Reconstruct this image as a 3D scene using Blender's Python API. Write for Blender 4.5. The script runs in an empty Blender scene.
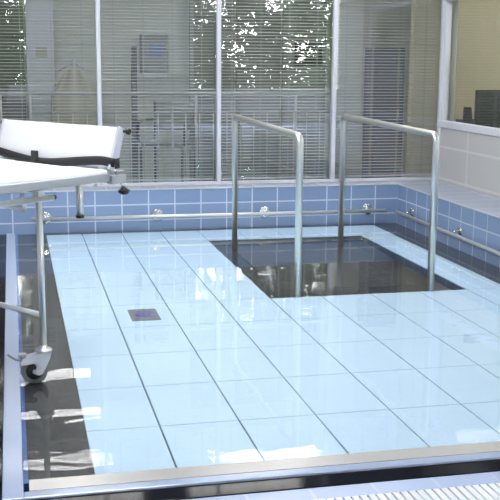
import bpy, bmesh, math, random
from mathutils import Vector, Matrix, noise
random.seed(7)
C = bpy.context.scene.collection
PI = math.pi

# ------------------------------------------------------------------ materials
def principled(name, col, rough=0.5, metal=0.0, spec=0.5, bump=0.0, bscale=200.0, vary=0.0, vscale=3.0):
    m = bpy.data.materials.new(name); m.use_nodes = True
    nt = m.node_tree; b = nt.nodes['Principled BSDF']
    b.inputs['Base Color'].default_value = (*col, 1)
    b.inputs['Roughness'].default_value = rough
    b.inputs['Metallic'].default_value = metal
    b.inputs['Specular IOR Level'].default_value = spec
    geo = nt.nodes.new('ShaderNodeNewGeometry')
    n = nt.nodes.new('ShaderNodeTexNoise'); n.inputs['Scale'].default_value = vscale
    nt.links.new(geo.outputs['Position'], n.inputs['Vector'])
    mix = nt.nodes.new('ShaderNodeMix'); mix.data_type = 'RGBA'
    v = vary if vary else 0.03
    mix.inputs[6].default_value = tuple(c * (1 - v) for c in col) + (1,)
    mix.inputs[7].default_value = tuple(min(1, c * (1 + v)) for c in col) + (1,)
    nt.links.new(n.outputs['Fac'], mix.inputs[0])
    nt.links.new(mix.outputs[2], b.inputs['Base Color'])
    if bump:
        n2 = nt.nodes.new('ShaderNodeTexNoise'); n2.inputs['Scale'].default_value = bscale
        nt.links.new(geo.outputs['Position'], n2.inputs['Vector'])
        bp = nt.nodes.new('ShaderNodeBump'); bp.inputs['Strength'].default_value = bump
        bp.inputs['Distance'].default_value = 0.002
        nt.links.new(n2.outputs['Fac'], bp.inputs['Height'])
        nt.links.new(bp.outputs['Normal'], b.inputs['Normal'])
    return m

def tiles(name, axes, w, h, ou, ov, c1, c2, grout, g=0.006, rough=0.25, bump=0.4):
    """grid of tiles in the world plane given by two axes, joints at ou+k*w and ov+k*h"""
    m = bpy.data.materials.new(name); m.use_nodes = True
    nt = m.node_tree; b = nt.nodes['Principled BSDF']
    geo = nt.nodes.new('ShaderNodeNewGeometry')
    sep = nt.nodes.new('ShaderNodeSeparateXYZ'); nt.links.new(geo.outputs['Position'], sep.inputs[0])
    com = nt.nodes.new('ShaderNodeCombineXYZ')
    for i, (ax, o) in enumerate(zip(axes, (ou, ov))):
        s = nt.nodes.new('ShaderNodeMath'); s.operation = 'SUBTRACT'
        nt.links.new(sep.outputs['XYZ'.index(ax)], s.inputs[0]); s.inputs[1].default_value = o
        nt.links.new(s.outputs[0], com.inputs[i])
    br = nt.nodes.new('ShaderNodeTexBrick'); br.offset = 0.0; br.squash = 1.0
    br.inputs['Scale'].default_value = 1.0
    br.inputs['Brick Width'].default_value = w; br.inputs['Row Height'].default_value = h
    br.inputs['Mortar Size'].default_value = g; br.inputs['Mortar Smooth'].default_value = 0.1
    br.inputs['Color1'].default_value = (*c1, 1); br.inputs['Color2'].default_value = (*c2, 1)
    br.inputs['Mortar'].default_value = (*grout, 1)
    nt.links.new(com.outputs[0], br.inputs['Vector'])
    nt.links.new(br.outputs['Color'], b.inputs['Base Color'])
    b.inputs['Roughness'].default_value = rough
    bp = nt.nodes.new('ShaderNodeBump'); bp.inputs['Strength'].default_value = bump; bp.invert = True
    bp.inputs['Distance'].default_value = 0.002
    nt.links.new(br.outputs['Fac'], bp.inputs['Height']); nt.links.new(bp.outputs['Normal'], b.inputs['Normal'])
    return m

def clear(name, ior, bump=0.0, tint=(1, 1, 1)):
    """clear sheet: transparent plus mirror reflection by Fresnel"""
    m = bpy.data.materials.new(name); m.use_nodes = True
    nt = m.node_tree; nt.nodes.clear()
    out = nt.nodes.new('ShaderNodeOutputMaterial')
    tr = nt.nodes.new('ShaderNodeBsdfTransparent'); tr.inputs[0].default_value = (*tint, 1)
    gl = nt.nodes.new('ShaderNodeBsdfGlossy'); gl.inputs['Roughness'].default_value = 0.0
    gl.inputs['Color'].default_value = (1, 1, 1, 1)
    fr = nt.nodes.new('ShaderNodeFresnel'); geo = nt.nodes.new('ShaderNodeNewGeometry')
    mr = nt.nodes.new('ShaderNodeMapRange')
    mr.inputs['To Min'].default_value = ior; mr.inputs['To Max'].default_value = 1 / ior
    nt.links.new(geo.outputs['Backfacing'], mr.inputs['Value']); nt.links.new(mr.outputs['Result'], fr.inputs['IOR'])
    mx = nt.nodes.new('ShaderNodeMixShader')
    nt.links.new(fr.outputs[0], mx.inputs[0]); nt.links.new(tr.outputs[0], mx.inputs[1]); nt.links.new(gl.outputs[0], mx.inputs[2])
    if bump:
        mp = nt.nodes.new('ShaderNodeMapping'); mp.inputs['Scale'].default_value = (1.0, 2.2, 1)
        nt.links.new(geo.outputs['Position'], mp.inputs['Vector'])
        n = nt.nodes.new('ShaderNodeTexNoise'); n.inputs['Scale'].default_value = 5.0; n.inputs['Detail'].default_value = 1.0
        nt.links.new(mp.outputs[0], n.inputs['Vector'])
        bp = nt.nodes.new('ShaderNodeBump'); bp.inputs['Strength'].default_value = 1.0
        bp.inputs['Distance'].default_value = bump
        nt.links.new(n.outputs['Fac'], bp.inputs['Height'])
        nt.links.new(bp.outputs['Normal'], gl.inputs['Normal']); nt.links.new(bp.outputs['Normal'], fr.inputs['Normal'])
    nt.links.new(mx.outputs[0], out.inputs[0])
    return m

def emitter(name, col, s):
    m = bpy.data.materials.new(name); m.use_nodes = True
    b = m.node_tree.nodes['Principled BSDF']
    b.inputs['Base Color'].default_value = (*col, 1)
    b.inputs['Emission Color'].default_value = (*col, 1); b.inputs['Emission Strength'].default_value = s
    return m

TW, TH, ZT = 0.2353, 0.137, 0.372
BL1, BL2, GR = (0.205, 0.29, 0.46), (0.225, 0.31, 0.48), (0.54, 0.60, 0.73)
M = dict(
    tile_back=tiles('blue_tile_back', 'XZ', TW, TH, -0.243, ZT - 0.137 * 3, BL1, BL2, GR),
    tile_side=tiles('blue_tile_side', 'YZ', TW, TH, 0.05, ZT - 0.137 * 3, BL1, BL2, GR),
    ledge=tiles('ledge_tile', 'XY', 0.45, TW, 3.27, 0.05, (0.32, 0.36, 0.45), (0.335, 0.375, 0.465), (0.44, 0.475, 0.545), g=0.008),
    white_tile=tiles('white_tile', 'YZ', 0.70, 0.30, -0.371, 0.70, (0.50, 0.49, 0.48), (0.51, 0.50, 0.49), (0.60, 0.59, 0.585), g=0.012, bump=0.15),
    deck_tile=tiles('deck_tile', 'XY', 0.235, 0.235, -0.40, -5.588, (0.44, 0.52, 0.72), (0.46, 0.54, 0.74), (0.54, 0.60, 0.76), g=0.006),
    edge_tile=principled('edge_tile', (0.39, 0.455, 0.60), 0.12, spec=0.6),
    blue_trim=principled('blue_trim', (0.05, 0.13, 0.36), 0.3),
    black_tile=principled('black_tile', (0.004, 0.005, 0.010), 0.08, spec=0.12),
    deck_panel=principled('deck_panel', (0.495, 0.672, 0.815), 0.45, vary=0.02, vscale=1.5),
    joint=principled('joint', (0.03, 0.06, 0.085), 0.6),
    dark_border=principled('dark_border', (0.022, 0.022, 0.020), 0.5, vary=0.15, vscale=2),
    pit=principled('pit', (0.030, 0.032, 0.032), 0.5, vary=0.1),
    pit_black=principled('pit_black', (0.006, 0.006, 0.006), 0.4),
    lip=principled('brushed_lip', (0.74, 0.70, 0.67), 0.2, metal=0.5, vary=0.08, vscale=1.5),
    steel=principled('satin_steel', (0.66, 0.66, 0.62), 0.33, metal=0.95),
    rail_steel=principled('rail_steel', (0.66, 0.66, 0.64), 0.34, metal=0.6),
    polished=principled('polished_steel', (0.72, 0.72, 0.70), 0.12, metal=1.0),
    rail_grey=principled('rail_grey', (0.46, 0.48, 0.46), 0.35, metal=0.5),
    grey_metal=principled('grey_metal', (0.42, 0.43, 0.43), 0.4, metal=0.6),
    alu=principled('aluminium_frame', (0.60, 0.61, 0.66), 0.35, vary=0.02),
    white_paint=principled('white_paint', (0.66, 0.66, 0.64), 0.6),
    ceiling=principled('ceiling_paint', (0.82, 0.82, 0.81), 0.8),
    wall=principled('wall_paint', (0.64, 0.65, 0.63), 0.7),
    vinyl=principled('white_vinyl', (0.86, 0.86, 0.87), 0.35, bump=0.05, bscale=60),
    strap=principled('black_webbing', (0.012, 0.012, 0.016), 0.6, bump=0.4, bscale=500),
    plastic=principled('black_plastic', (0.01, 0.01, 0.012), 0.35),
    tyre=principled('grey_rubber', (0.17, 0.17, 0.165), 0.6),
    grate=principled('white_plastic', (0.86, 0.87, 0.88), 0.4),
    slat=principled('blind_slat', (0.43, 0.45, 0.43), 0.32, spec=0.6),
    cord=principled('blind_cord', (0.42, 0.43, 0.41), 0.8),
    back_wall=principled('back_room_wall', (0.50, 0.53, 0.455), 0.8),
    dim_wall=principled('back_room_grey', (0.24, 0.26, 0.25), 0.7),
    dark_wood=principled('dark_backing_and_post', (0.09, 0.10, 0.085), 0.5),
    pale_panel=principled('pale_panel', (0.52, 0.56, 0.57), 0.6),
    cream=principled('cream_wall', (0.68, 0.64, 0.45), 0.8),
    blue_cloth=principled('blue_laminate', (0.07, 0.125, 0.24), 0.5),
    blue_label=principled('blue_label', (0.16, 0.22, 0.42), 0.5),
    gown=principled('yellow_gown', (0.40, 0.40, 0.28), 0.9, vary=0.1, vscale=8),
    screen=principled('dark_screen', (0.012, 0.018, 0.016), 0.15),
    desk=principled('desk_top', (0.45, 0.40, 0.30), 0.4),
    folder=principled('blue_folder', (0.07, 0.11, 0.28), 0.5),
    bark=principled('bark', (0.09, 0.065, 0.045), 0.9, vary=0.3, vscale=12),
    leaf=principled('leaf', (0.05, 0.085, 0.03), 0.45, vary=0.5, vscale=2.5),
    grass=principled('lawn', (0.06, 0.10, 0.03), 0.9, vary=0.3, vscale=6),
    water=clear('pool_water', 1.33, bump=0.0005),
    glass=clear('window_glass', 1.78),
    lamp=emitter('lamp_diffuser', (1.0, 0.99, 0.985), 27.5),
    back_fill=emitter('back_room_fill', (1.0, 0.99, 0.95), 10.5),
    office_fill=emitter('office_fill', (1.0, 0.98, 0.93), 21.0),
)

# ------------------------------------------------------------------ mesh helpers
class MB:
    def __init__(self): self.bm = bmesh.new()
    def box(self, x0, x1, y0, y1, z0, z1, bev=0.0, rot=None):
        r = bmesh.ops.create_cube(self.bm, size=1.0)
        vs = r['verts']
        c = Vector(((x0 + x1) / 2, (y0 + y1) / 2, (z0 + z1) / 2))
        for v in vs:
            v.co = Vector((v.co.x * (x1 - x0), v.co.y * (y1 - y0), v.co.z * (z1 - z0)))
            if rot: v.co = rot @ v.co
            v.co += c
        if bev:
            es = list({e for v in vs for e in v.link_edges})
            bmesh.ops.bevel(self.bm, geom=es, offset=bev, segments=2, affect='EDGES', profile=0.5)
        return self
    def tube(self, pts, r, seg=14, cap=True, radii=None):
        pts = [Vector(p) for p in pts]; rings = []
        t0 = (pts[1] - pts[0]).normalized()
        up = Vector((0, 0, 1)) if abs(t0.z) < 0.9 else Vector((0, 1, 0))
        n = t0.cross(up).normalized()
        for i, p in enumerate(pts):
            a = (p - pts[i - 1]).normalized() if i else t0
            b = (pts[i + 1] - p).normalized() if i < len(pts) - 1 else a
            t = (a + b).normalized()
            n = (n - t * n.dot(t)).normalized(); k = t.cross(n)
            rr = radii[i] if radii else r
            rings.append([self.bm.verts.new(p + rr * (n * math.cos(2 * PI * j / seg) + k * math.sin(2 * PI * j / seg))) for j in range(seg)])
        for A, B in zip(rings, rings[1:]):
            for j in range(seg):
                f = self.bm.faces.new((A[j], A[(j + 1) % seg], B[(j + 1) % seg], B[j])); f.smooth = True
        if cap:
            self.bm.faces.new(rings[0][::-1]); self.bm.faces.new(rings[-1])
        return self
    def lathe(self, prof, c=(0, 0, 0), axis='Z', seg=28):
        """profile of (radius, height) turned about an axis through c"""
        c = Vector(c); rings = []
        for r, h in prof:
            ring = []
            for j in range(seg):
                a = 2 * PI * j / seg; u, v = r * math.cos(a), r * math.sin(a)
                p = {'Z': (u, v, h), 'Y': (v, h, u), 'X': (h, u, v)}[axis]
                ring.append(self.bm.verts.new(c + Vector(p)))
            rings.append(ring)
        for A, B in zip(rings, rings[1:]):
            for j in range(seg):
                f = self.bm.faces.new((A[j], A[(j + 1) % seg], B[(j + 1) % seg], B[j])); f.smooth = True
        self.bm.faces.new(rings[0][::-1]); self.bm.faces.new(rings[-1])
        return self
    def prism(self, poly, h0, h1, axis='Y'):
        def P(u, v, h): return {'Y': (u, h, v), 'Z': (u, v, h), 'X': (h, u, v)}[axis]
        a = [self.bm.verts.new(P(u, v, h0)) for u, v in poly]; b = [self.bm.verts.new(P(u, v, h1)) for u, v in poly]
        self.bm.faces.new(a[::-1]); self.bm.faces.new(b)
        for i in range(len(a)):
            j = (i + 1) % len(a); self.bm.faces.new((a[i], a[j], b[j], b[i]))
        return self
    def ribbon(self, pts, width, thick):
        """band: points with per-point width direction; pts = [(pos, widthdir, normal)]"""
        rings = []
        for p, w, n in pts:
            p, w, n = Vector(p), Vector(w).normalized() * width / 2, Vector(n).normalized() * thick / 2
            rings.append([self.bm.verts.new(q) for q in (p - w - n, p + w - n, p + w + n, p - w + n)])
        for A, B in zip(rings, rings[1:]):
            for j in range(4):
                f = self.bm.faces.new((A[j], A[(j + 1) % 4], B[(j + 1) % 4], B[j])); f.smooth = j in (0, 2)
        self.bm.faces.new(rings[0][::-1]); self.bm.faces.new(rings[-1])
        return self
    def build(self, name, mat, parent=None, loc=(0, 0, 0), rotz=0.0):
        bmesh.ops.recalc_face_normals(self.bm, faces=self.bm.faces)
        me = bpy.data.meshes.new(name); self.bm.to_mesh(me); self.bm.free()
        me.materials.append(M[mat] if isinstance(mat, str) else mat)
        o = bpy.data.objects.new(name, me); C.objects.link(o)
        o.location = loc; o.rotation_euler = (0, 0, rotz)
        if parent: o.parent = parent
        return o

def bend(pts, r, n=6):
    """round the corners of a polyline"""
    pts = [Vector(p) for p in pts]; out = [pts[0]]
    for a, b, c in zip(pts, pts[1:], pts[2:]):
        d1 = (a - b).normalized(); d2 = (c - b).normalized()
        p0 = b + d1 * r; p1 = b + d2 * r
        for i in range(n + 1):
            t = i / n; out.append(p0 * (1 - t) ** 2 + b * 2 * t * (1 - t) + p1 * t ** 2)
    out.append(pts[-1]); return out

def thing(name, label, cat, loc=(0, 0, 0), rotz=0.0, group=None):
    o = bpy.data.objects.new(name, None); C.objects.link(o); o.empty_display_size = 0.1
    o.location = loc; o.rotation_euler = (0, 0, rotz)
    return tag(o, label, cat, group)
def tag(o, label, cat, group=None):
    o['label'] = label; o['category'] = cat
    if group: o['group'] = group
    return o
def struct(o): o['kind'] = 'structure'; return o
def dup(root, loc, label, rotz=None):
    r = root.copy(); C.objects.link(r); r.location = loc; r['label'] = label
    if rotz is not None: r.rotation_euler = (0, 0, rotz)
    for ch in list(root.children):
        c = ch.copy(); C.objects.link(c); c.parent = r
        for g in list(ch.children):
            d = g.copy(); C.objects.link(d); d.parent = c
    return r

# ------------------------------------------------------------------ layout constants
W, D = 0.34, 0.5387                       # deck panel size
XL, XR = 0.035, 3.014                     # panel field
YB, YF = -0.03, -5.315
XI, XW = -0.225, 3.27                     # pool inner left edge, right tiled wall
YW, YG, XS = 0.05, 0.28, 3.76             # back tiled wall, glazing plane, right white wall
ZC = 2.9

# ------------------------------------------------------------------ room shell
struct(MB().box(-3.1, -0.41, -14.2, YW + .01, -0.35, 0.0).box(-0.41, 8.2, -14.2, -5.94, -0.35, 0.0)
       .box(5.35, 8.2, -5.94, -1.94, -0.35, 0.0).box(XS + .06, 5.35, -5.588, -1.94, -0.35, 0.0).box(-0.41, 5.35, -5.69, -5.588, -0.35, 0.0)
       .build('floor', 'deck_tile'))
ZH = 6.0                                   # the hall behind the camera is two storeys high
struct(MB().box(-3.2, 8.3, -6.9, YG + 4.2, ZC, ZC + 0.1).box(-3.2, 8.3, -6.9, -6.8, ZC + .1, ZH).box(-3.2, 8.3, -14.2, -6.8, ZH, ZH + .1).build('ceiling', 'ceiling'))
struct(MB().box(-3.1, XW + 0.55, YW, YG + 0.06, -0.35, ZT - 0.012).build('wall_back', 'tile_back'))
w = struct(MB().box(XW, XS + 0.06, -5.56, YW, -0.35, ZT - 0.012).build('wall_right', 'tile_side'))
struct(MB().box(-3.1, XW, YW - 0.006, YG - 0.035, ZT - 0.012, ZT, 0.004).box(XW - 0.006, XS, -5.56, YG - 0.035, ZT - 0.012, ZT, 0.004)
       .build('trim_1', 'ledge'))
# white tiled wall on the right with the office window opening
OY0, OY1, OZ0, OZ1 = -1.75, 0.25, 0.945, 2.05
struct(MB().box(XS, XS + .12, -2.0, YG + .05, ZT - .012, OZ0 - .06).box(XS, XS + .12, -2.0, OY0 - .03, OZ0 - .09, ZC)
       .box(XS, XS + .12, OY0 - .03, YG + .05, OZ1 + .03, ZC).build('wall_right', 'white_tile'))
struct(MB().box(XS + .12, 8.2, -2.06, -1.94, 0, ZC).build('wall_far_right', 'wall'))
struct(MB().box(8.2, 8.3, -14.2, -1.94, -0.2, ZH).build('wall_right_end', 'wall'))
struct(MB().box(-3.2, -3.1, -14.2, YG + 4.2, -0.2, ZH).build('wall_left', 'wall'))
# wall behind the camera with its window openings
YR = -14.0
GAPS = [(-0.46, 0.15), (3.87, 7.35)]
b = MB().box(-3.1, 8.2, YR - .2, YR, -0.2, 0.80).box(-3.1, 8.2, YR - .2, YR, 5.6, ZH)
xs = [-3.1] + [v for g in GAPS for v in g] + [8.2]
for x0, x1 in zip(xs[::2], xs[1::2]): b.box(x0, x1, YR - .2, YR, 0.80, 5.6)
struct(b.build('wall_front', 'wall'))

# ------------------------------------------------------------------ glazed screen at the back
def window(i, x0, x1, z0=ZT, z1=ZC):
    root = bpy.data.objects.new('window_%d' % i, None); C.objects.link(root); root.location = (x0, YG, 0)
    struct(root); L = x1 - x0; fw = 0.0185
    MB().box(0, fw, -.03, .03, z0, z1, .003).box(L - fw, L, -.03, .03, z0, z1, .003)\
        .box(fw, L - fw, -.03, .03, z0, z0 + .028, .003).box(fw, L - fw, -.03, .03, z1 - .05, z1, .003).build('window_frame', 'alu', root)
    MB().box(fw - .004, L - fw + .004, -.004, .004, z0 + .025, z1 - .045).build('pane', 'glass', root)
    return root
WX = [-2.63, -1.58, -0.53, 0.537, 1.609, 2.698, 3.765]
for i, (a, c) in enumerate(zip(WX, WX[1:])): window(i + 1, a, c)
struct(MB().box(-3.1, -2.63, YG - .03, YG + .03, ZT, ZC).build('wall_back', 'wall'))

# blinds, one behind each pane
def blind(x0, x1, label, tilt):
    t = thing('venetian_blind', label, 'blind', ((x0 + x1) / 2, YG + 0.085, 0), 0, 'venetian blinds behind the glass screen')
    L = (x1 - x0) / 2 - 0.028
    m = MB(); z = 0.435; pitch = 0.0285; bm = m.bm
    while z < 2.72:
        prof = []
        for k in range(5):
            u = -0.0125 + 0.025 * k / 4; v = 0.0022 * (1 - (u / 0.0125) ** 2)
            prof.append((u * math.cos(tilt) - v * math.sin(tilt), u * math.sin(tilt) + v * math.cos(tilt)))
        vs = [[bm.verts.new((s * L, p[0], z + p[1])) for p in prof] for s in (-1, 1)]
        lo = [[bm.verts.new((s * L, p[0], z + p[1] - 0.0008)) for p in prof] for s in (-1, 1)]
        for q in (vs, lo):
            for k in range(4):
                f = bm.faces.new((q[0][k], q[0][k + 1], q[1][k + 1], q[1][k])); f.smooth = True
        for k in (0, 4):
            bm.faces.new((vs[0][k], vs[1][k], lo[1][k], lo[0][k]))
        z += pitch
    m.build('slats', 'slat', t)
    MB().box(-L, L, -.018, .018, 2.73, 2.78, .003).build('head_rail', 'alu', t)
    MB().box(-L, L, -.013, .013, 0.405, 0.42, .003).build('bottom_rail', 'alu', t)
    for s in (-.78, -.26, .26, .78):
        MB().box(s * L - .002, s * L + .002, -.0155, -.0145, .42, 2.73).box(s * L - .002, s * L + .002, .0145, .0155, .42, 2.73).build('ladder_cord', 'cord', t)
    return t
blind(WX[1], WX[2], 'grey slatted blind behind the glass far out to the left of the bed', 0.12)
blind(WX[2], WX[3], 'grey slatted blind behind the leftmost glass pane above the white bed', 0.10)
blind(WX[3], WX[4], 'grey slatted blind behind the glass pane just right of the bed', 0.16)
blind(WX[4], WX[5], 'grey slatted blind behind the glass pane over the left handrail', 0.26)
blind(WX[5], WX[6], 'grey slatted blind behind the glass pane over the right handrail', 0.20)

# ------------------------------------------------------------------ room behind the blinds
struct(MB().box(-3.1, 5.2, 2.7, 2.8, -0.2, ZC).build('wall_back_room', 'back_wall'))
struct(MB().box(-3.1, 5.4, YG + .06, 2.8, -0.25, -0.05).build('floor_back_room', 'dim_wall'))
a0, a1 = Vector((XS + .10, YG + .02)), Vector((4.98, 2.75))
nrm = Vector((a1.y - a0.y, a0.x - a1.x)).normalized() * .05
struct(MB().prism([tuple(a0), tuple(a1), tuple(a1 + nrm), tuple(a0 + nrm)], -0.2, ZC, 'Z').build('wall_partition', 'back_wall'))
t = thing('ceiling_light', 'long fill light added on the ceiling behind the blinds', 'ceiling light', (0.35, 0.80, ZC))  # both back room lights are added fill for the wall and slats
MB().box(-.62, .62, -.16, .16, -.06, 0, .004).build('light_housing', 'white_paint', t)
MB().box(-.58, .58, -.13, .13, -.066, -.06).build('diffuser', 'back_fill', t)
dup(t, (2.0, 0.80, ZC), 'long fill light added in the back room left of the blue locker')
# cupboard added at far left as dark backing for the reflected foliage
t = thing('backing_cupboard', 'dark tall backing cupboard added behind the blind above the bed left end', 'cupboard', (-0.62, 2.45, -0.05))
MB().box(-.57, .55, -.22, .22, 0, 2.4, .005).build('cupboard_body', 'dark_wood', t)
for s in (-1, 1):
    dd = MB().box(-.27 + s * .28, .27 + s * .28, -.245, -.225, .08, 2.35, .004).build('cupboard_door', 'dark_wood', t)
    MB().tube([(s * .05, -.27, 1.0), (s * .05, -.27, 1.2)], .008).build('handle', 'steel', dd)
t = thing('pale_panel', 'pale grey backing panel added behind the blind between cupboard and gown', 'door', (0.10, 2.42, -0.05))  # pale panel added for the light column of a reflected pillar
MB().box(-.14, .14, -.03, .03, 0, 2.6, .004).build('panel_leaf', 'pale_panel', t)
MB().box(-.05, .07, -.034, -.03, 1.55, 1.66).build('notice', 'gown', t)
MB().tube(bend([(-.09, -.03, 1.12), (-.09, -.07, 1.12), (-.0, -.07, 1.12)], .015), .008).build('handle', 'steel', t)
# gown on a stand
t = thing('coat_stand', 'thin coat stand seen through the blind above the bed', 'coat stand', (0.43, 2.1, -0.05))
MB().tube([(0, 0, .03), (0, 0, 1.55)], .016).build('pole', 'grey_metal', t)
MB().lathe([(.2, 0), (.2, .015), (.05, .03), (.02, .05)]).build('base', 'grey_metal', t)
MB().tube(bend([(-.16, 0, 1.42), (0, 0, 1.5), (.16, 0, 1.42)], .03), .01).build('hook_bar', 'grey_metal', t)
g = MB(); n = 13; rows = []
for k in range(n):
    f = k / (n - 1); z = 1.46 - f * .8; hw = .1 + .13 * min(1, f * 3) + .03 * f
    rows.append([g.bm.verts.new((hw * math.cos(a), (.07 + .02 * f) * math.sin(a) * (1 + .25 * math.cos(7 * a)), z - .05 * abs(math.cos(a)) * (1 - f))) for a in [2 * PI * j / 32 for j in range(32)]])
for A, B in zip(rows, rows[1:]):
    for j in range(32):
        f = g.bm.faces.new((A[j], A[(j + 1) % 32], B[(j + 1) % 32], B[j])); f.smooth = True
g.bm.faces.new(rows[0])
o = g.build('hanging_gown', 'gown', None, (0.43, 2.1, -0.05))
tag(o, 'dull yellow gown hanging on the coat stand behind the blind', 'gown')
# barrier railing in the back room
t = thing('barrier_railing', 'steel barrier railing with two rails running along behind the blinds', 'railing', (0.9, 0.95, -0.05))
MB().tube([(-2.1, 0, 1.225), (2.05, 0, 1.225)], .017).build('top_rail', 'rail_grey', t)
MB().tube([(-.95, 0, 1.045), (2.05, 0, 1.045)], .009).build('mid_rail', 'rail_grey', t)
for px in (-2.0, -1.22, -.95, .62, 1.62, 2.0):
    MB().tube([(px, 0, 0), (px, 0, 1.215)], .014).build('post', 'rail_grey', t)
for k in range(21):
    MB().tube([(-.83 + k * .135, 0, .12), (-.83 + k * .135, 0, 1.04)], .006, 8).build('baluster', 'rail_grey', t)
# towel dispenser
t = thing('towel_dispenser', 'grey wall dispenser with a blue label seen behind the blind', 'dispenser', (1.34, 2.70, 1.53))
MB().box(-.15, .15, -.14, 0, -.20, .24, .02).build('dispenser_body', 'dim_wall', t)
MB().box(-.05, .09, -.146, -.138, -.02, .14, .003).build('label_panel', 'blue_label', t)
MB().box(-.13, .13, -.155, -.13, -.24, -.19, .005).build('towel_slot', 'pale_panel', t)
t = thing('wooden_post', 'thin dark post standing left of the wall dispenser behind the blind', 'post', (1.07, 2.2, -0.05))
MB().box(-.03, .03, -.03, .03, .02, 1.68, .004).build('post', 'dark_wood', t)
MB().box(-.14, .14, -.14, .14, 0, .03, .005).build('base', 'dark_wood', t)
# shower chair
t = thing('shower_chair', 'dark shower chair on wheels behind the blind below the dispenser', 'chair', (1.33, 1.5, -0.05), -0.5)
MB().box(-.22, .22, -.22, .22, .68, .73, .015).build('seat', 'dim_wall', t)
MB().box(-.22, .22, .2, .24, .82, 1.12, .015).build('backrest', 'dim_wall', t)
for sx in (-1, 1):
    for sy in (-1, 1):
        lg = MB().tube([(sx * .22, sy * .2, .08), (sx * .22, sy * .2, .68 if sy < 0 else 1.12)], .014).build('leg', 'plastic', t)
        MB().lathe([(.05, -.012), (.05, .012)], (sx * .22, sy * .2, .05), 'X', 18).build('wheel', 'plastic', lg)
    MB().tube(bend([(sx * .25, .2, .93), (sx * .25, -.2, .93), (sx * .25, -.2, .7)], .05), .018).build('armrest', 'plastic', t)
# grey screen added to darken the view through the middle pane
t = thing('backing_screen', 'tall grey backing screen added behind the blind of the middle pane', 'screen', (2.50, 2.45, -0.05))
for k in range(3):
    MB().box(-.79 + k * .53, -.28 + k * .53, -.02, .02, .05, 2.6, .006).build('screen_panel', 'dim_wall', t)
    MB().box(-.79 + k * .53, -.77 + k * .53, -.2, .2, 0, .06, .004).build('screen_foot', 'grey_metal', t)
o = MB().box(-.16, .16, -.012, .012, -.13, .13, .004).build('picture_frame', 'plastic', None, (3.065, 2.41, 1.56))
tag(o, 'dark square panel hanging on the grey backing screen behind the blind', 'picture')
t = thing('blue_locker', 'tall dark blue locker behind the rightmost blind', 'locker', (3.98, 2.42, -0.05))
MB().box(-.18, .18, -.18, .18, 0, 1.69, .008).build('locker_body', 'blue_cloth', t)
dd = MB().box(-.165, .165, -.195, -.182, .06, 1.65, .004).build('locker_door', 'blue_cloth', t)
MB().box(.1, .115, -.21, -.195, .9, 1.0, .003).build('handle', 'grey_metal', dd)

# ------------------------------------------------------------------ office behind the right window
root = bpy.data.objects.new('window_7', None); C.objects.link(root); root.location = (XS, 0, 0); struct(root)
MB().box(-.015, .05, OY0 - .03, OY1 + .04, OZ0 - .065, OZ0, .006).box(-.02, .05, OY0 - .03, OY1 + .03, OZ1, OZ1 + .05, .004)\
    .box(-.004, .06, OY1 - .025, OY1 + .03, OZ0, OZ1, .004).box(-.02, .05, OY0 - .03, OY0 + .02, OZ0, OZ1, .004).build('window_frame', 'alu', root)
MB().box(.02, .026, OY0 + .015, OY1 - .02, OZ0 - .003, OZ1 + .003).build('pane', 'glass', root)
struct(MB().box(XS + .12, 6.2, 1.3, 1.4, -0.2, ZC).build('wall_office', 'cream'))
struct(MB().box(6.2, 6.3, -1.94, 1.4, -0.2, ZC).build('wall_office_end', 'cream'))
struct(MB().box(XS + .12, 6.3, -1.94, 1.4, -0.25, -0.05).build('floor_office', 'desk'))
t = thing('ceiling_light', 'square fill light added in the cream office on the right', 'ceiling light', (4.9, -0.3, ZC))  # unseen fill light added to brighten the cream wall
MB().box(-.32, .32, -.32, .32, -.05, 0, .004).build('light_housing', 'white_paint', t)
MB().box(-.29, .29, -.29, .29, -.056, -.05).build('diffuser', 'office_fill', t)
t = thing('office_desk', 'wooden desk under the office window holding the monitor', 'desk', (4.77, -0.10, -0.05))
MB().box(-.82, .82, -.45, .45, .80, .84, .005).build('desk_top', 'desk', t)
for sx in (-1, 1):
    for sy in (-1, 1): MB().box(sx * .78 - .03, sx * .78 + .03, sy * .4 - .03, sy * .4 + .03, 0, .80, .003).build('leg', 'grey_metal', t)
t = thing('computer_monitor', 'black computer monitor on the desk behind the right office window', 'monitor', (4.30, 0.12, 0.79))
MB().box(-.25, .25, -.02, .03, .09, .445, .008).build('monitor_case', 'plastic', t)
MB().box(-.235, .235, -.0225, -.0195, .105, .43).build('screen', 'screen', t)
MB().box(-.03, .03, .03, .06, .01, .25, .004).build('stand', 'plastic', t)
MB().box(-.12, .12, -.07, .1, 0, .014, .004).build('base', 'plastic', t)
t = thing('desk_phone', 'small black upright handset beside the monitor in the office', 'phone', (3.985, 0.12, 0.79))
MB().box(-.05, .05, -.06, .06, 0, .04, .008).build('phone_base', 'plastic', t)
MB().prism([(-.05, .04), (.045, .04), (.012, .285), (-.045, .285)], -.025, .025, 'Y').build('handset', 'plastic', t)
t = thing('blue_folder', 'blue folder box lying between the handset and the monitor', 'folder', (4.05, 0.29, 0.79))
MB().box(-.1, .1, -.045, .045, 0, .16, .004).build('folder_body', 'folder', t)
MB().box(-.03, .03, -.0465, -.044, .05, .11).build('spine_label', 'white_paint', t)

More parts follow.
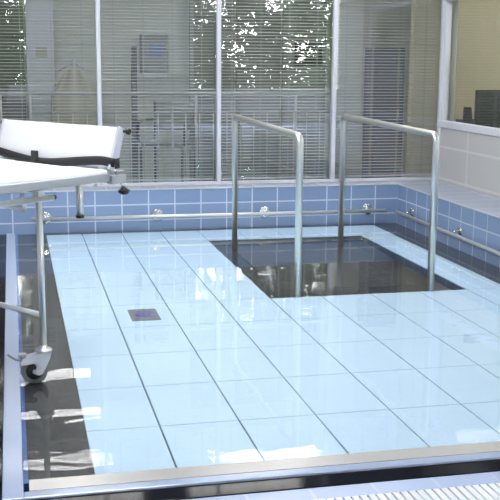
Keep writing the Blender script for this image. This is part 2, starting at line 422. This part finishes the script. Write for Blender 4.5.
# ------------------------------------------------------------------ pool basin edge
struct(MB().box(XI, XI + .018, YF - .005, YW, -.3, -.006).build('trim_2', 'blue_trim'))
struct(MB().box(-.300, XI - .0, -5.485, YW, -.3, .012, .004).box(XI, XW, -5.485, YF - .115, -.3, .012, .004).build('trim_3', 'edge_tile'))
struct(MB().box(-.41, -.300, -5.588, YW, -.3, .004, .002).box(-.300, XW, -5.588, -5.485, -.3, .004, .002).build('trim_4', 'black_tile'))
b = MB(); b.prism([(YF, -.03), (YF, .004), (YF - .012, .010), (YF - .115, .013), (YF - .115, -.03)], XI + .02, XW, 'X')
struct(b.build('trim_5', 'lip'))
struct(MB().box(XI, XW, YF - .115, YW, -.4, -.3).build('floor_pool', 'pit'))

# ------------------------------------------------------------------ movable pool floor
PX = [XL] + [W * k for k in range(1, 9)] + [XR]
PY = [YB] + [-D * k for k in range(1, 10)] + [YF]
OX0, OX1, OYB, OYF = PX[4], PX[8], PY[1], PY[5]
deck = thing('pool_deck', 'pale blue panelled movable pool floor under a film of water', 'pool floor', (0, 0, 0))
gq = 0.0035
# dark carrier below the joints and the dark side borders
MB().box(PX[0], OX0, YF, YB, -.05, -.012).box(OX1, PX[9], YF, YB, -.05, -.012).box(OX0, OX1, YF, OYF, -.05, -.012).box(OX0, OX1, OYB, YB, -.05, -.012).build('carrier', 'joint', deck)
MB().box(XI + .02, PX[0], YF, YW, -.05, -.002).box(PX[9], XW, YF, YW, -.05, -.002).box(PX[0], PX[9], YB, YW, -.05, -.002).build('border', 'dark_border', deck)
for c in range(9):
    m = MB()
    for r in range(10):
        if 4 <= c < 8 and 1 <= r < 5:
            if r == 1: m.build('deck_panel', 'deck_panel', deck); m = MB()
            continue
        x0, x1 = PX[c] + (gq if c else 0), PX[c + 1] - (gq if c < 8 else 0)
        y1, y0 = PY[r] - (gq * .7 if r else 0), PY[r + 1] + (gq * .7 if r < 9 else 0)
        m.box(x0, x1, y0, y1, -.014, 0, .0012)
    m.build('deck_panel', 'deck_panel', deck)
# recessed lift opening
t = thing('lift_platform', 'dark sunken lift plate in the square opening of the blue floor', 'lift platform', (0, 0, 0))
MB().box(OX0 + .17, OX1 - .16, OYF + .40, OYB - .05, -.06, -.045, .002).build('lift_plate', 'pit', t)
MB().box(OX0 + .004, OX1 - .004, OYF + .004, OYB - .004, -.14, -.055).box(OX0 + .03, OX0 + .168, OYF + .03, OYB - .05, -.055, -.046)\
    .box(OX0 + .168, OX1 - .158, OYF + .03, OYF + .398, -.055, -.046).box(OX1 - .158, OX1 - .03, OYF + .03, OYB - .05, -.055, -.046).build('border', 'pit_black', t)
MB().box(OX0, OX0 + .006, OYF, OYB, -.14, -.004).box(OX1 - .006, OX1, OYF, OYB, -.14, -.004)\
    .box(OX0, OX1, OYF, OYF + .006, -.14, -.004).box(OX0, OX1, OYB - .006, OYB, -.14, -.004).build('side_wall', 'pit_black', t)
# drain plate in the floor
t = thing('floor_drain', 'small square grey drain plate with a violet centre in the floor', 'drain', (0.511, -2.96, 0))
MB().box(-.086, .086, -.14, .14, .0002, .0022, .0008).build('drain_plate', principled('drain_grey', (0.16, 0.165, 0.21), .4), t)
MB().lathe([(.052, .0022), (.045, .0032)]).build('drain_centre', principled('drain_violet', (0.11, 0.11, 0.32), .4), t)
# water film
o = MB(); vs = [o.bm.verts.new(p) for p in ((XI + .001, YF - .002, .0045), (XW - .001, YF - .002, .0045), (XW - .001, YW - .001, .0045), (XI + .001, YW - .001, .0045))]
o.bm.faces.new(vs); o = o.build('pool_water', 'water')
tag(o, 'clear still water lying over the blue pool floor', 'water'); o['kind'] = 'stuff'

# ------------------------------------------------------------------ handrails
def handrail(x, label, ztop=1.035):
    t = thing('handrail', label, 'handrail', (x, -1.715, 0), 0, 'handrails over the lift opening')
    MB().tube(bend([(0, -.968, -.08), (0, -.968, ztop), (0, .968, ztop + .012), (0, .968, -.08)], .06, 10), .0235, 20).build('rail_tube', 'steel', t)
    for s in (-1, 1):
        MB().lathe([(.034, -.0815), (.034, -.07), (.026, -.064)], (0, s * .968, 0)).build('base_collar', 'steel', t)
    return t
handrail(1.543, 'left steel handrail, inverted U, standing in the sunken opening')
handrail(2.462, 'right steel handrail, inverted U, standing in the sunken opening')

# ------------------------------------------------------------------ wall rails
def bracket(m, p, nx, ny):
    """flange on the wall and a curled arm holding the rail"""
    p = Vector(p); n = Vector((nx, ny, 0))
    for k, r in ((0, .042), (.012, .042), (.016, .036)):
        pass
    if abs(ny) > 0: m.lathe([(.052, -.001), (.053, -.005), (.050, -.008), (.040, -.009), (.020, -.010), (.012, -.016)], p, 'Y')
    else: m.lathe([(.036, -.001), (.037, -.005), (.034, -.008), (.020, -.010), (.012, -.014)], p, 'X')
    q = p + n * .055 + Vector((0, 0, -.028))
    m.tube(bend([p + n * .01, p + n * .055, q], .018), .008)
t = thing('wall_rail', 'steel grab rail along the blue tiled back wall', 'rail', (0, YW, 0))
MB().tube([(-.085, -.055, .137), (3.135, -.055, .130)], .0155, 16).build('rail_tube', 'rail_steel', t)
for bx in (.035, 1.013, 1.995, 2.975):
    m = MB(); bracket(m, (bx, 0, .138), 0, -1); m.build('wall_bracket', 'polished', t)
t = thing('wall_rail', 'steel grab rail along the blue tiled right wall', 'rail', (XW, 0, 0))
MB().tube([(-.055, -.07, .128), (-.055, -4.6, .118)], .0155, 16).build('rail_tube', 'rail_steel', t)
for by in (-.33, -1.36, -2.39, -3.42, -4.4):
    m = MB(); bracket(m, (0, by, .160), -1, 0); m.build('wall_bracket', 'polished', t)

# ------------------------------------------------------------------ overflow grating
t = thing('overflow_grating', 'white slatted overflow grating beside the black pool edge', 'grating', (0, -5.69, 0))
m = MB(); k = 0; x = -.38
while x < 5.3:
    m.box(x, x + .0232, -.236, -.006, -.022, .006, .002); x += .0305
m.build('grating_bars', 'grate', t)
MB().box(-.4, 5.34, -.16, -.14, -.034, -.022).box(-.4, 5.34, -.06, -.04, -.034, -.022).build('support_strips', 'grate', t)
struct(MB().box(-.41, 5.35, -5.94, -5.69, -.35, -.12).build('floor_channel', 'white_paint'))

# ------------------------------------------------------------------ wheeled bed
BR = math.atan2(.609, .793)
bed = thing('shower_bed', 'white wheeled treatment bed with raised backrest and steel legs', 'bed', (0.25, -3.88, 0), BR)
def rbox(x0, x1, y0, y1, z0, z1, bev): return MB().box(x0, x1, y0, y1, z0, z1, bev)
rbox(-1.93, -.015, .012, .885, .945, .976, .010).build('mattress', 'vinyl', bed)
MB().box(-1.95, -.01, 0, .028, .918, .958, .004).box(-1.95, -.01, .87, .898, .918, .958, .004).box(-1.95, -1.92, .028, .87, .918, .958, .004)\
    .box(-.04, -.01, .028, .87, .918, .958, .004).box(-.47, -.43, .028, .87, .905, .94, .004).box(-1.62, -1.58, .028, .87, .905, .94, .004).build('bed_frame', 'grey_metal', bed)
# backrest, leaning back a little
tl = math.atan2(.065, .2); R = Matrix.Rotation(tl, 3, 'Y')
br = MB().box(.018, .050, .012, .902, .98, 1.182, .009, rot=R).build('backrest', 'vinyl', bed)
for y in (.004, .908): MB().box(.012, .056, y - .010, y + .008, .965, 1.184, .003, rot=R).build('backrest_frame', 'alu', br)
for y in (-.034, .946):
    s = 1 if y < 0 else -1
    MB().lathe([(.008, s * .035), (.008, .008 * s), (.014, .006 * s), (.016, -.008 * s), (.011, -.014 * s)], (.078, y, 1.160), 'Y', 20).build('adjusting_knob', 'plastic', br)
# strap
pts = []
for k in range(33):
    f = k / 32; y = -.03 + f * 1.03
    sag = math.sin(PI * min(1, max(0, (f - .1) / .8)))
    z = 1.012 - .022 * sag + .006 * math.sin(9 * f); x = -.012 - .035 * sag + .006 * math.sin(13 * f)
    lean = .15 + .6 * math.sin(PI * f) ** 2
    pts.append(((x, y, z), (lean * .5, 0, 1), (-1, 0, lean * .5)))
st = MB().ribbon(pts, .044, .004).build('safety_strap', 'strap', bed)
MB().box(-.052, -.034, .515, .560, .982, 1.040, .004).build('buckle', 'plastic', st)
MB().ribbon([((-.012 + .013 * i, -.034 + .003 * i, 1.008), (0, 0, 1), (0, 1, 0)) for i in range(4)], .05, .004).build('strap_end', 'strap', st)
# side rail, stub tube, end block
MB().tube([(-1.75, -.012, .878), (-.385, -.012, .878)], .014).build('side_rail', 'steel', bed)
MB().tube([(-.387, -.012, .878), (-.372, -.012, .878)], .0125).build('rail_cap', 'plastic', bed)
sb = MB().tube([(-.195, .02, .925), (-.195, .02, .772)], .019).build('stub_tube', 'steel', bed)
MB().lathe([(.0205, .758), (.0205, .772)], (-.195, .02, 0)).build('rubber_tip', 'plastic', sb)
MB().tube([(-.075, .03, .92), (-.075, .03, .895)], .012).build('peg', 'vinyl', bed)
MB().box(-.01, .085, -.012, .03, .905, .948, .004).box(.03, .085, .0, .02, .957, .968, .003).box(.035, .05, .004, .016, .945, .958).build('end_block', 'grey_metal', bed)
kn = MB().tube([(.055, .005, .912), (.075, .0, .885)], .006).build('clamp_stem', 'steel', bed)
MB().lathe([(.012, .846), (.024, .852), (.026, .866), (.018, .876), (.010, .884)], (.078, 0, 0)).box(.045, .111, -.011, .011, .855, .872, .006).build('clamp_knob', 'plastic', kn)
# adjusting bail under the top
MB().tube(bend([(-.56, .60, .865), (-.54, .239, .845), (-.52, .02, .83), (-.53, .03, .905)], .02), .0095).build('bail_bar', 'steel', bed)
LEGS = [(-.4545, .0025), (-.4545, .86), (-1.6, .0025), (-1.6, .86)]
cz = -BR
first = None
for i, (lx, ly) in enumerate(LEGS):
    lg = MB().tube([(0, 0, .175), (0, 0, .915)], .0155, 16).build('leg', 'steel', bed, (lx, ly, 0))
    MB().box(-.020, .020, -.020, .020, .880, .915, .003).build('leg_clamp', 'grey_metal', lg)
    if first is None:
        cs = MB().lathe([(.036, .152), (.040, .156), (.040, .162), (.034, .168), (.020, .172), (.019, .184)]).build('caster', 'steel', bed, (lx, ly, 0), cz)
        cs['label'] = 'grey swivel caster with brake'
        WC = (-.045, 0, .0625)
        fork = [(-.108, .106), (-.095, .130), (-.02, .148), (.036, .153), (.027, .120), (-.006, .052), (-.022, .044), (-.038, .047), (-.045, .061), (-.034, .085), (-.046, .102), (-.104, .096)]
        MB().prism(fork, -.028, -.0225, 'Y').prism(fork, .0225, .028, 'Y').prism([(-.10, .130), (-.02, .148), (.036, .153), (.034, .145), (-.02, .140), (-.09, .124)], -.0225, .0225, 'Y').build('fork', 'alu', cs)
        MB().lathe([(.038, -.015), (.057, -.017), (.0625, -.010), (.0625, .010), (.057, .017), (.038, .015)], WC, 'Y', 40).build('wheel', 'tyre', cs)
        MB().lathe([(.004, -.0185), (.028, -.0185), (.040, -.0165), (.040, .0165), (.028, .0185), (.004, .0185)], WC, 'Y', 32).build('hub', 'plastic', cs)
        MB().lathe([(.009, -.034), (.009, .034)], WC, 'Y', 12).build('axle', 'steel', cs)
        MB().tube(bend([(-.085, 0, .118), (-.125, 0, .116), (-.165, 0, .148)], .02), .007).box(-.118, -.080, -.022, .022, .138, .147, .003).build('brake_pedal', 'grey_metal', cs)
        first = cs
    else:
        c = first.copy(); C.objects.link(c); c.location = (lx, ly, 0)
        for g in list(first.children):
            d = g.copy(); C.objects.link(d); d.parent = c
for lx in (-.4545, -1.6):
    MB().tube([(lx, .01, .328), (lx, .855, .328)], .013).build('cross_bar', 'steel', bed)

# ------------------------------------------------------------------ garden outside the windows behind the camera
def tree(x, y, h, seed, label, n, sx, sy):
    rnd = random.Random(seed)
    t = thing('garden_tree', label, 'tree', (x, y, -.2), 0, 'trees outside the windows')
    MB().tube([(0, 0, 0), (.05, .03, h * .3), (-.04, 0, h * .6), (.02, 0, h * .9)], .12, 10, radii=[.14, .11, .07, .03]).build('trunk', 'bark', t)
    vs, fs = [], []
    for _ in range(n):
        p = Vector((rnd.uniform(-sx, sx), rnd.uniform(-sy, sy), rnd.uniform(.05, h)))
        # boughs and thin places alternate over the crown; upper holes cut so sky sparkles in the water
        d = noise.noise(Vector((p.x * 1.3 + seed, 0, p.z * 1.3))) + .6 * noise.noise(Vector((p.x * 4.1, seed, p.z * 4.1)))
        if rnd.random() > .66 + .5 * d: continue
        thin = max(0.0, min(1.0, (p.z - 2.7) / .8))
        if thin and noise.noise(Vector((p.x * 6.5, seed * 2.3, p.z * 4.6))) > .62 - .36 * thin: continue
        q = Matrix.Rotation(rnd.uniform(0, 2 * PI), 3, 'Z') @ Matrix.Rotation(rnd.uniform(-1.2, 1.2), 3, 'X')
        L, w_ = rnd.uniform(.055, .09), rnd.uniform(.034, .052)
        k0 = len(vs)
        vs += [p + q @ Vector(k) for k in ((-L, 0, 0), (0, -w_, .012), (L, 0, 0), (0, w_, .012))]
        fs += [(k0, k0 + 1, k0 + 2), (k0, k0 + 2, k0 + 3)]
    me = bpy.data.meshes.new('foliage'); me.from_pydata(vs, [], fs); me.materials.append(M['leaf'])
    o = bpy.data.objects.new('foliage', me); C.objects.link(o); o.parent = t
    o['kind'] = 'stuff'
tree(-0.4, -16.4, 7.0, 3, 'dense leafy tree outside the narrow window opposite the screen', 46000, 1.1, .42)
tree(6.0, -16.5, 7.0, 5, 'dense leafy tree outside the wide window opposite the screen', 104000, 2.4, .42)
o = MB().box(-14, 18, -30, -14.2, -.3, -.2).build('lawn', 'grass'); struct(o)

# ------------------------------------------------------------------ ceiling lights over the pool, unseen fill lights added to its right
lt = thing('ceiling_light', 'long white ceiling light over the left pool edge near the bed', 'ceiling light', (0.1, -4.4, ZC), 0, 'long ceiling lights of the pool hall')
MB().box(-.66, .66, -.20, .20, -.06, 0, .005).build('light_housing', 'white_paint', lt)
MB().box(-.62, .62, -.17, .17, -.066, -.06).build('diffuser', 'lamp', lt)
spots = [(0.1, -2.85, 'long ceiling light over the left pool edge midway'), (0.1, -1.3, 'long ceiling light over the left pool edge nearest the glass screen'),
         (2.4, -1.0, 'long ceiling light over the lift opening'),
                  (7.2, -6.2, 'long fill light added in the wide bay right of the pool'), (5.75, -3.1, 'long fill light added in the right bay nearest its end wall'), (5.75, -4.7, 'long fill light added in the middle of the right bay')]  # right bay lights are unseen fill added to brighten the deck panels
for x, y, l in spots: dup(lt, (x, y, ZC), l)
# ------------------------------------------------------------------ sky
wd = bpy.data.worlds.new('sky'); bpy.context.scene.world = wd; wd.use_nodes = True
bg = wd.node_tree.nodes['Background']
bg.inputs[0].default_value = (0.95, 0.97, 1.0, 1); bg.inputs[1].default_value = 40.0

# ------------------------------------------------------------------ camera
cam = bpy.data.cameras.new('camera'); co = bpy.data.objects.new('camera', cam); C.objects.link(co)
yaw, pit, rol = 0.2277, 0.1861, 0.0073
f = Vector((math.sin(yaw) * math.cos(pit), math.cos(yaw) * math.cos(pit), -math.sin(pit)))
r = Vector((math.cos(yaw), -math.sin(yaw), 0)); u = r.cross(f)
r2 = r * math.cos(rol) + u * math.sin(rol); u2 = -r * math.sin(rol) + u * math.cos(rol)
mat = Matrix((r2, u2, -f)).transposed().to_4x4()
mat.translation = Vector((-0.2201, -8.9179, 1.5244))
co.matrix_world = mat
cam.sensor_width = 36; cam.sensor_fit = 'HORIZONTAL'; cam.lens = 1025.46 / 500 * 36
cam.clip_start = 0.05
sc = bpy.context.scene; sc.camera = co
sc.view_settings.view_transform = 'Standard'; sc.view_settings.look = 'None'
sc.view_settings.exposure = 0.12; sc.view_settings.gamma = 1.0; sc.view_settings.use_curve_mapping = False
sc.cycles.transparent_max_bounces = 24
sc.cycles.sample_clamp_indirect = 60.0
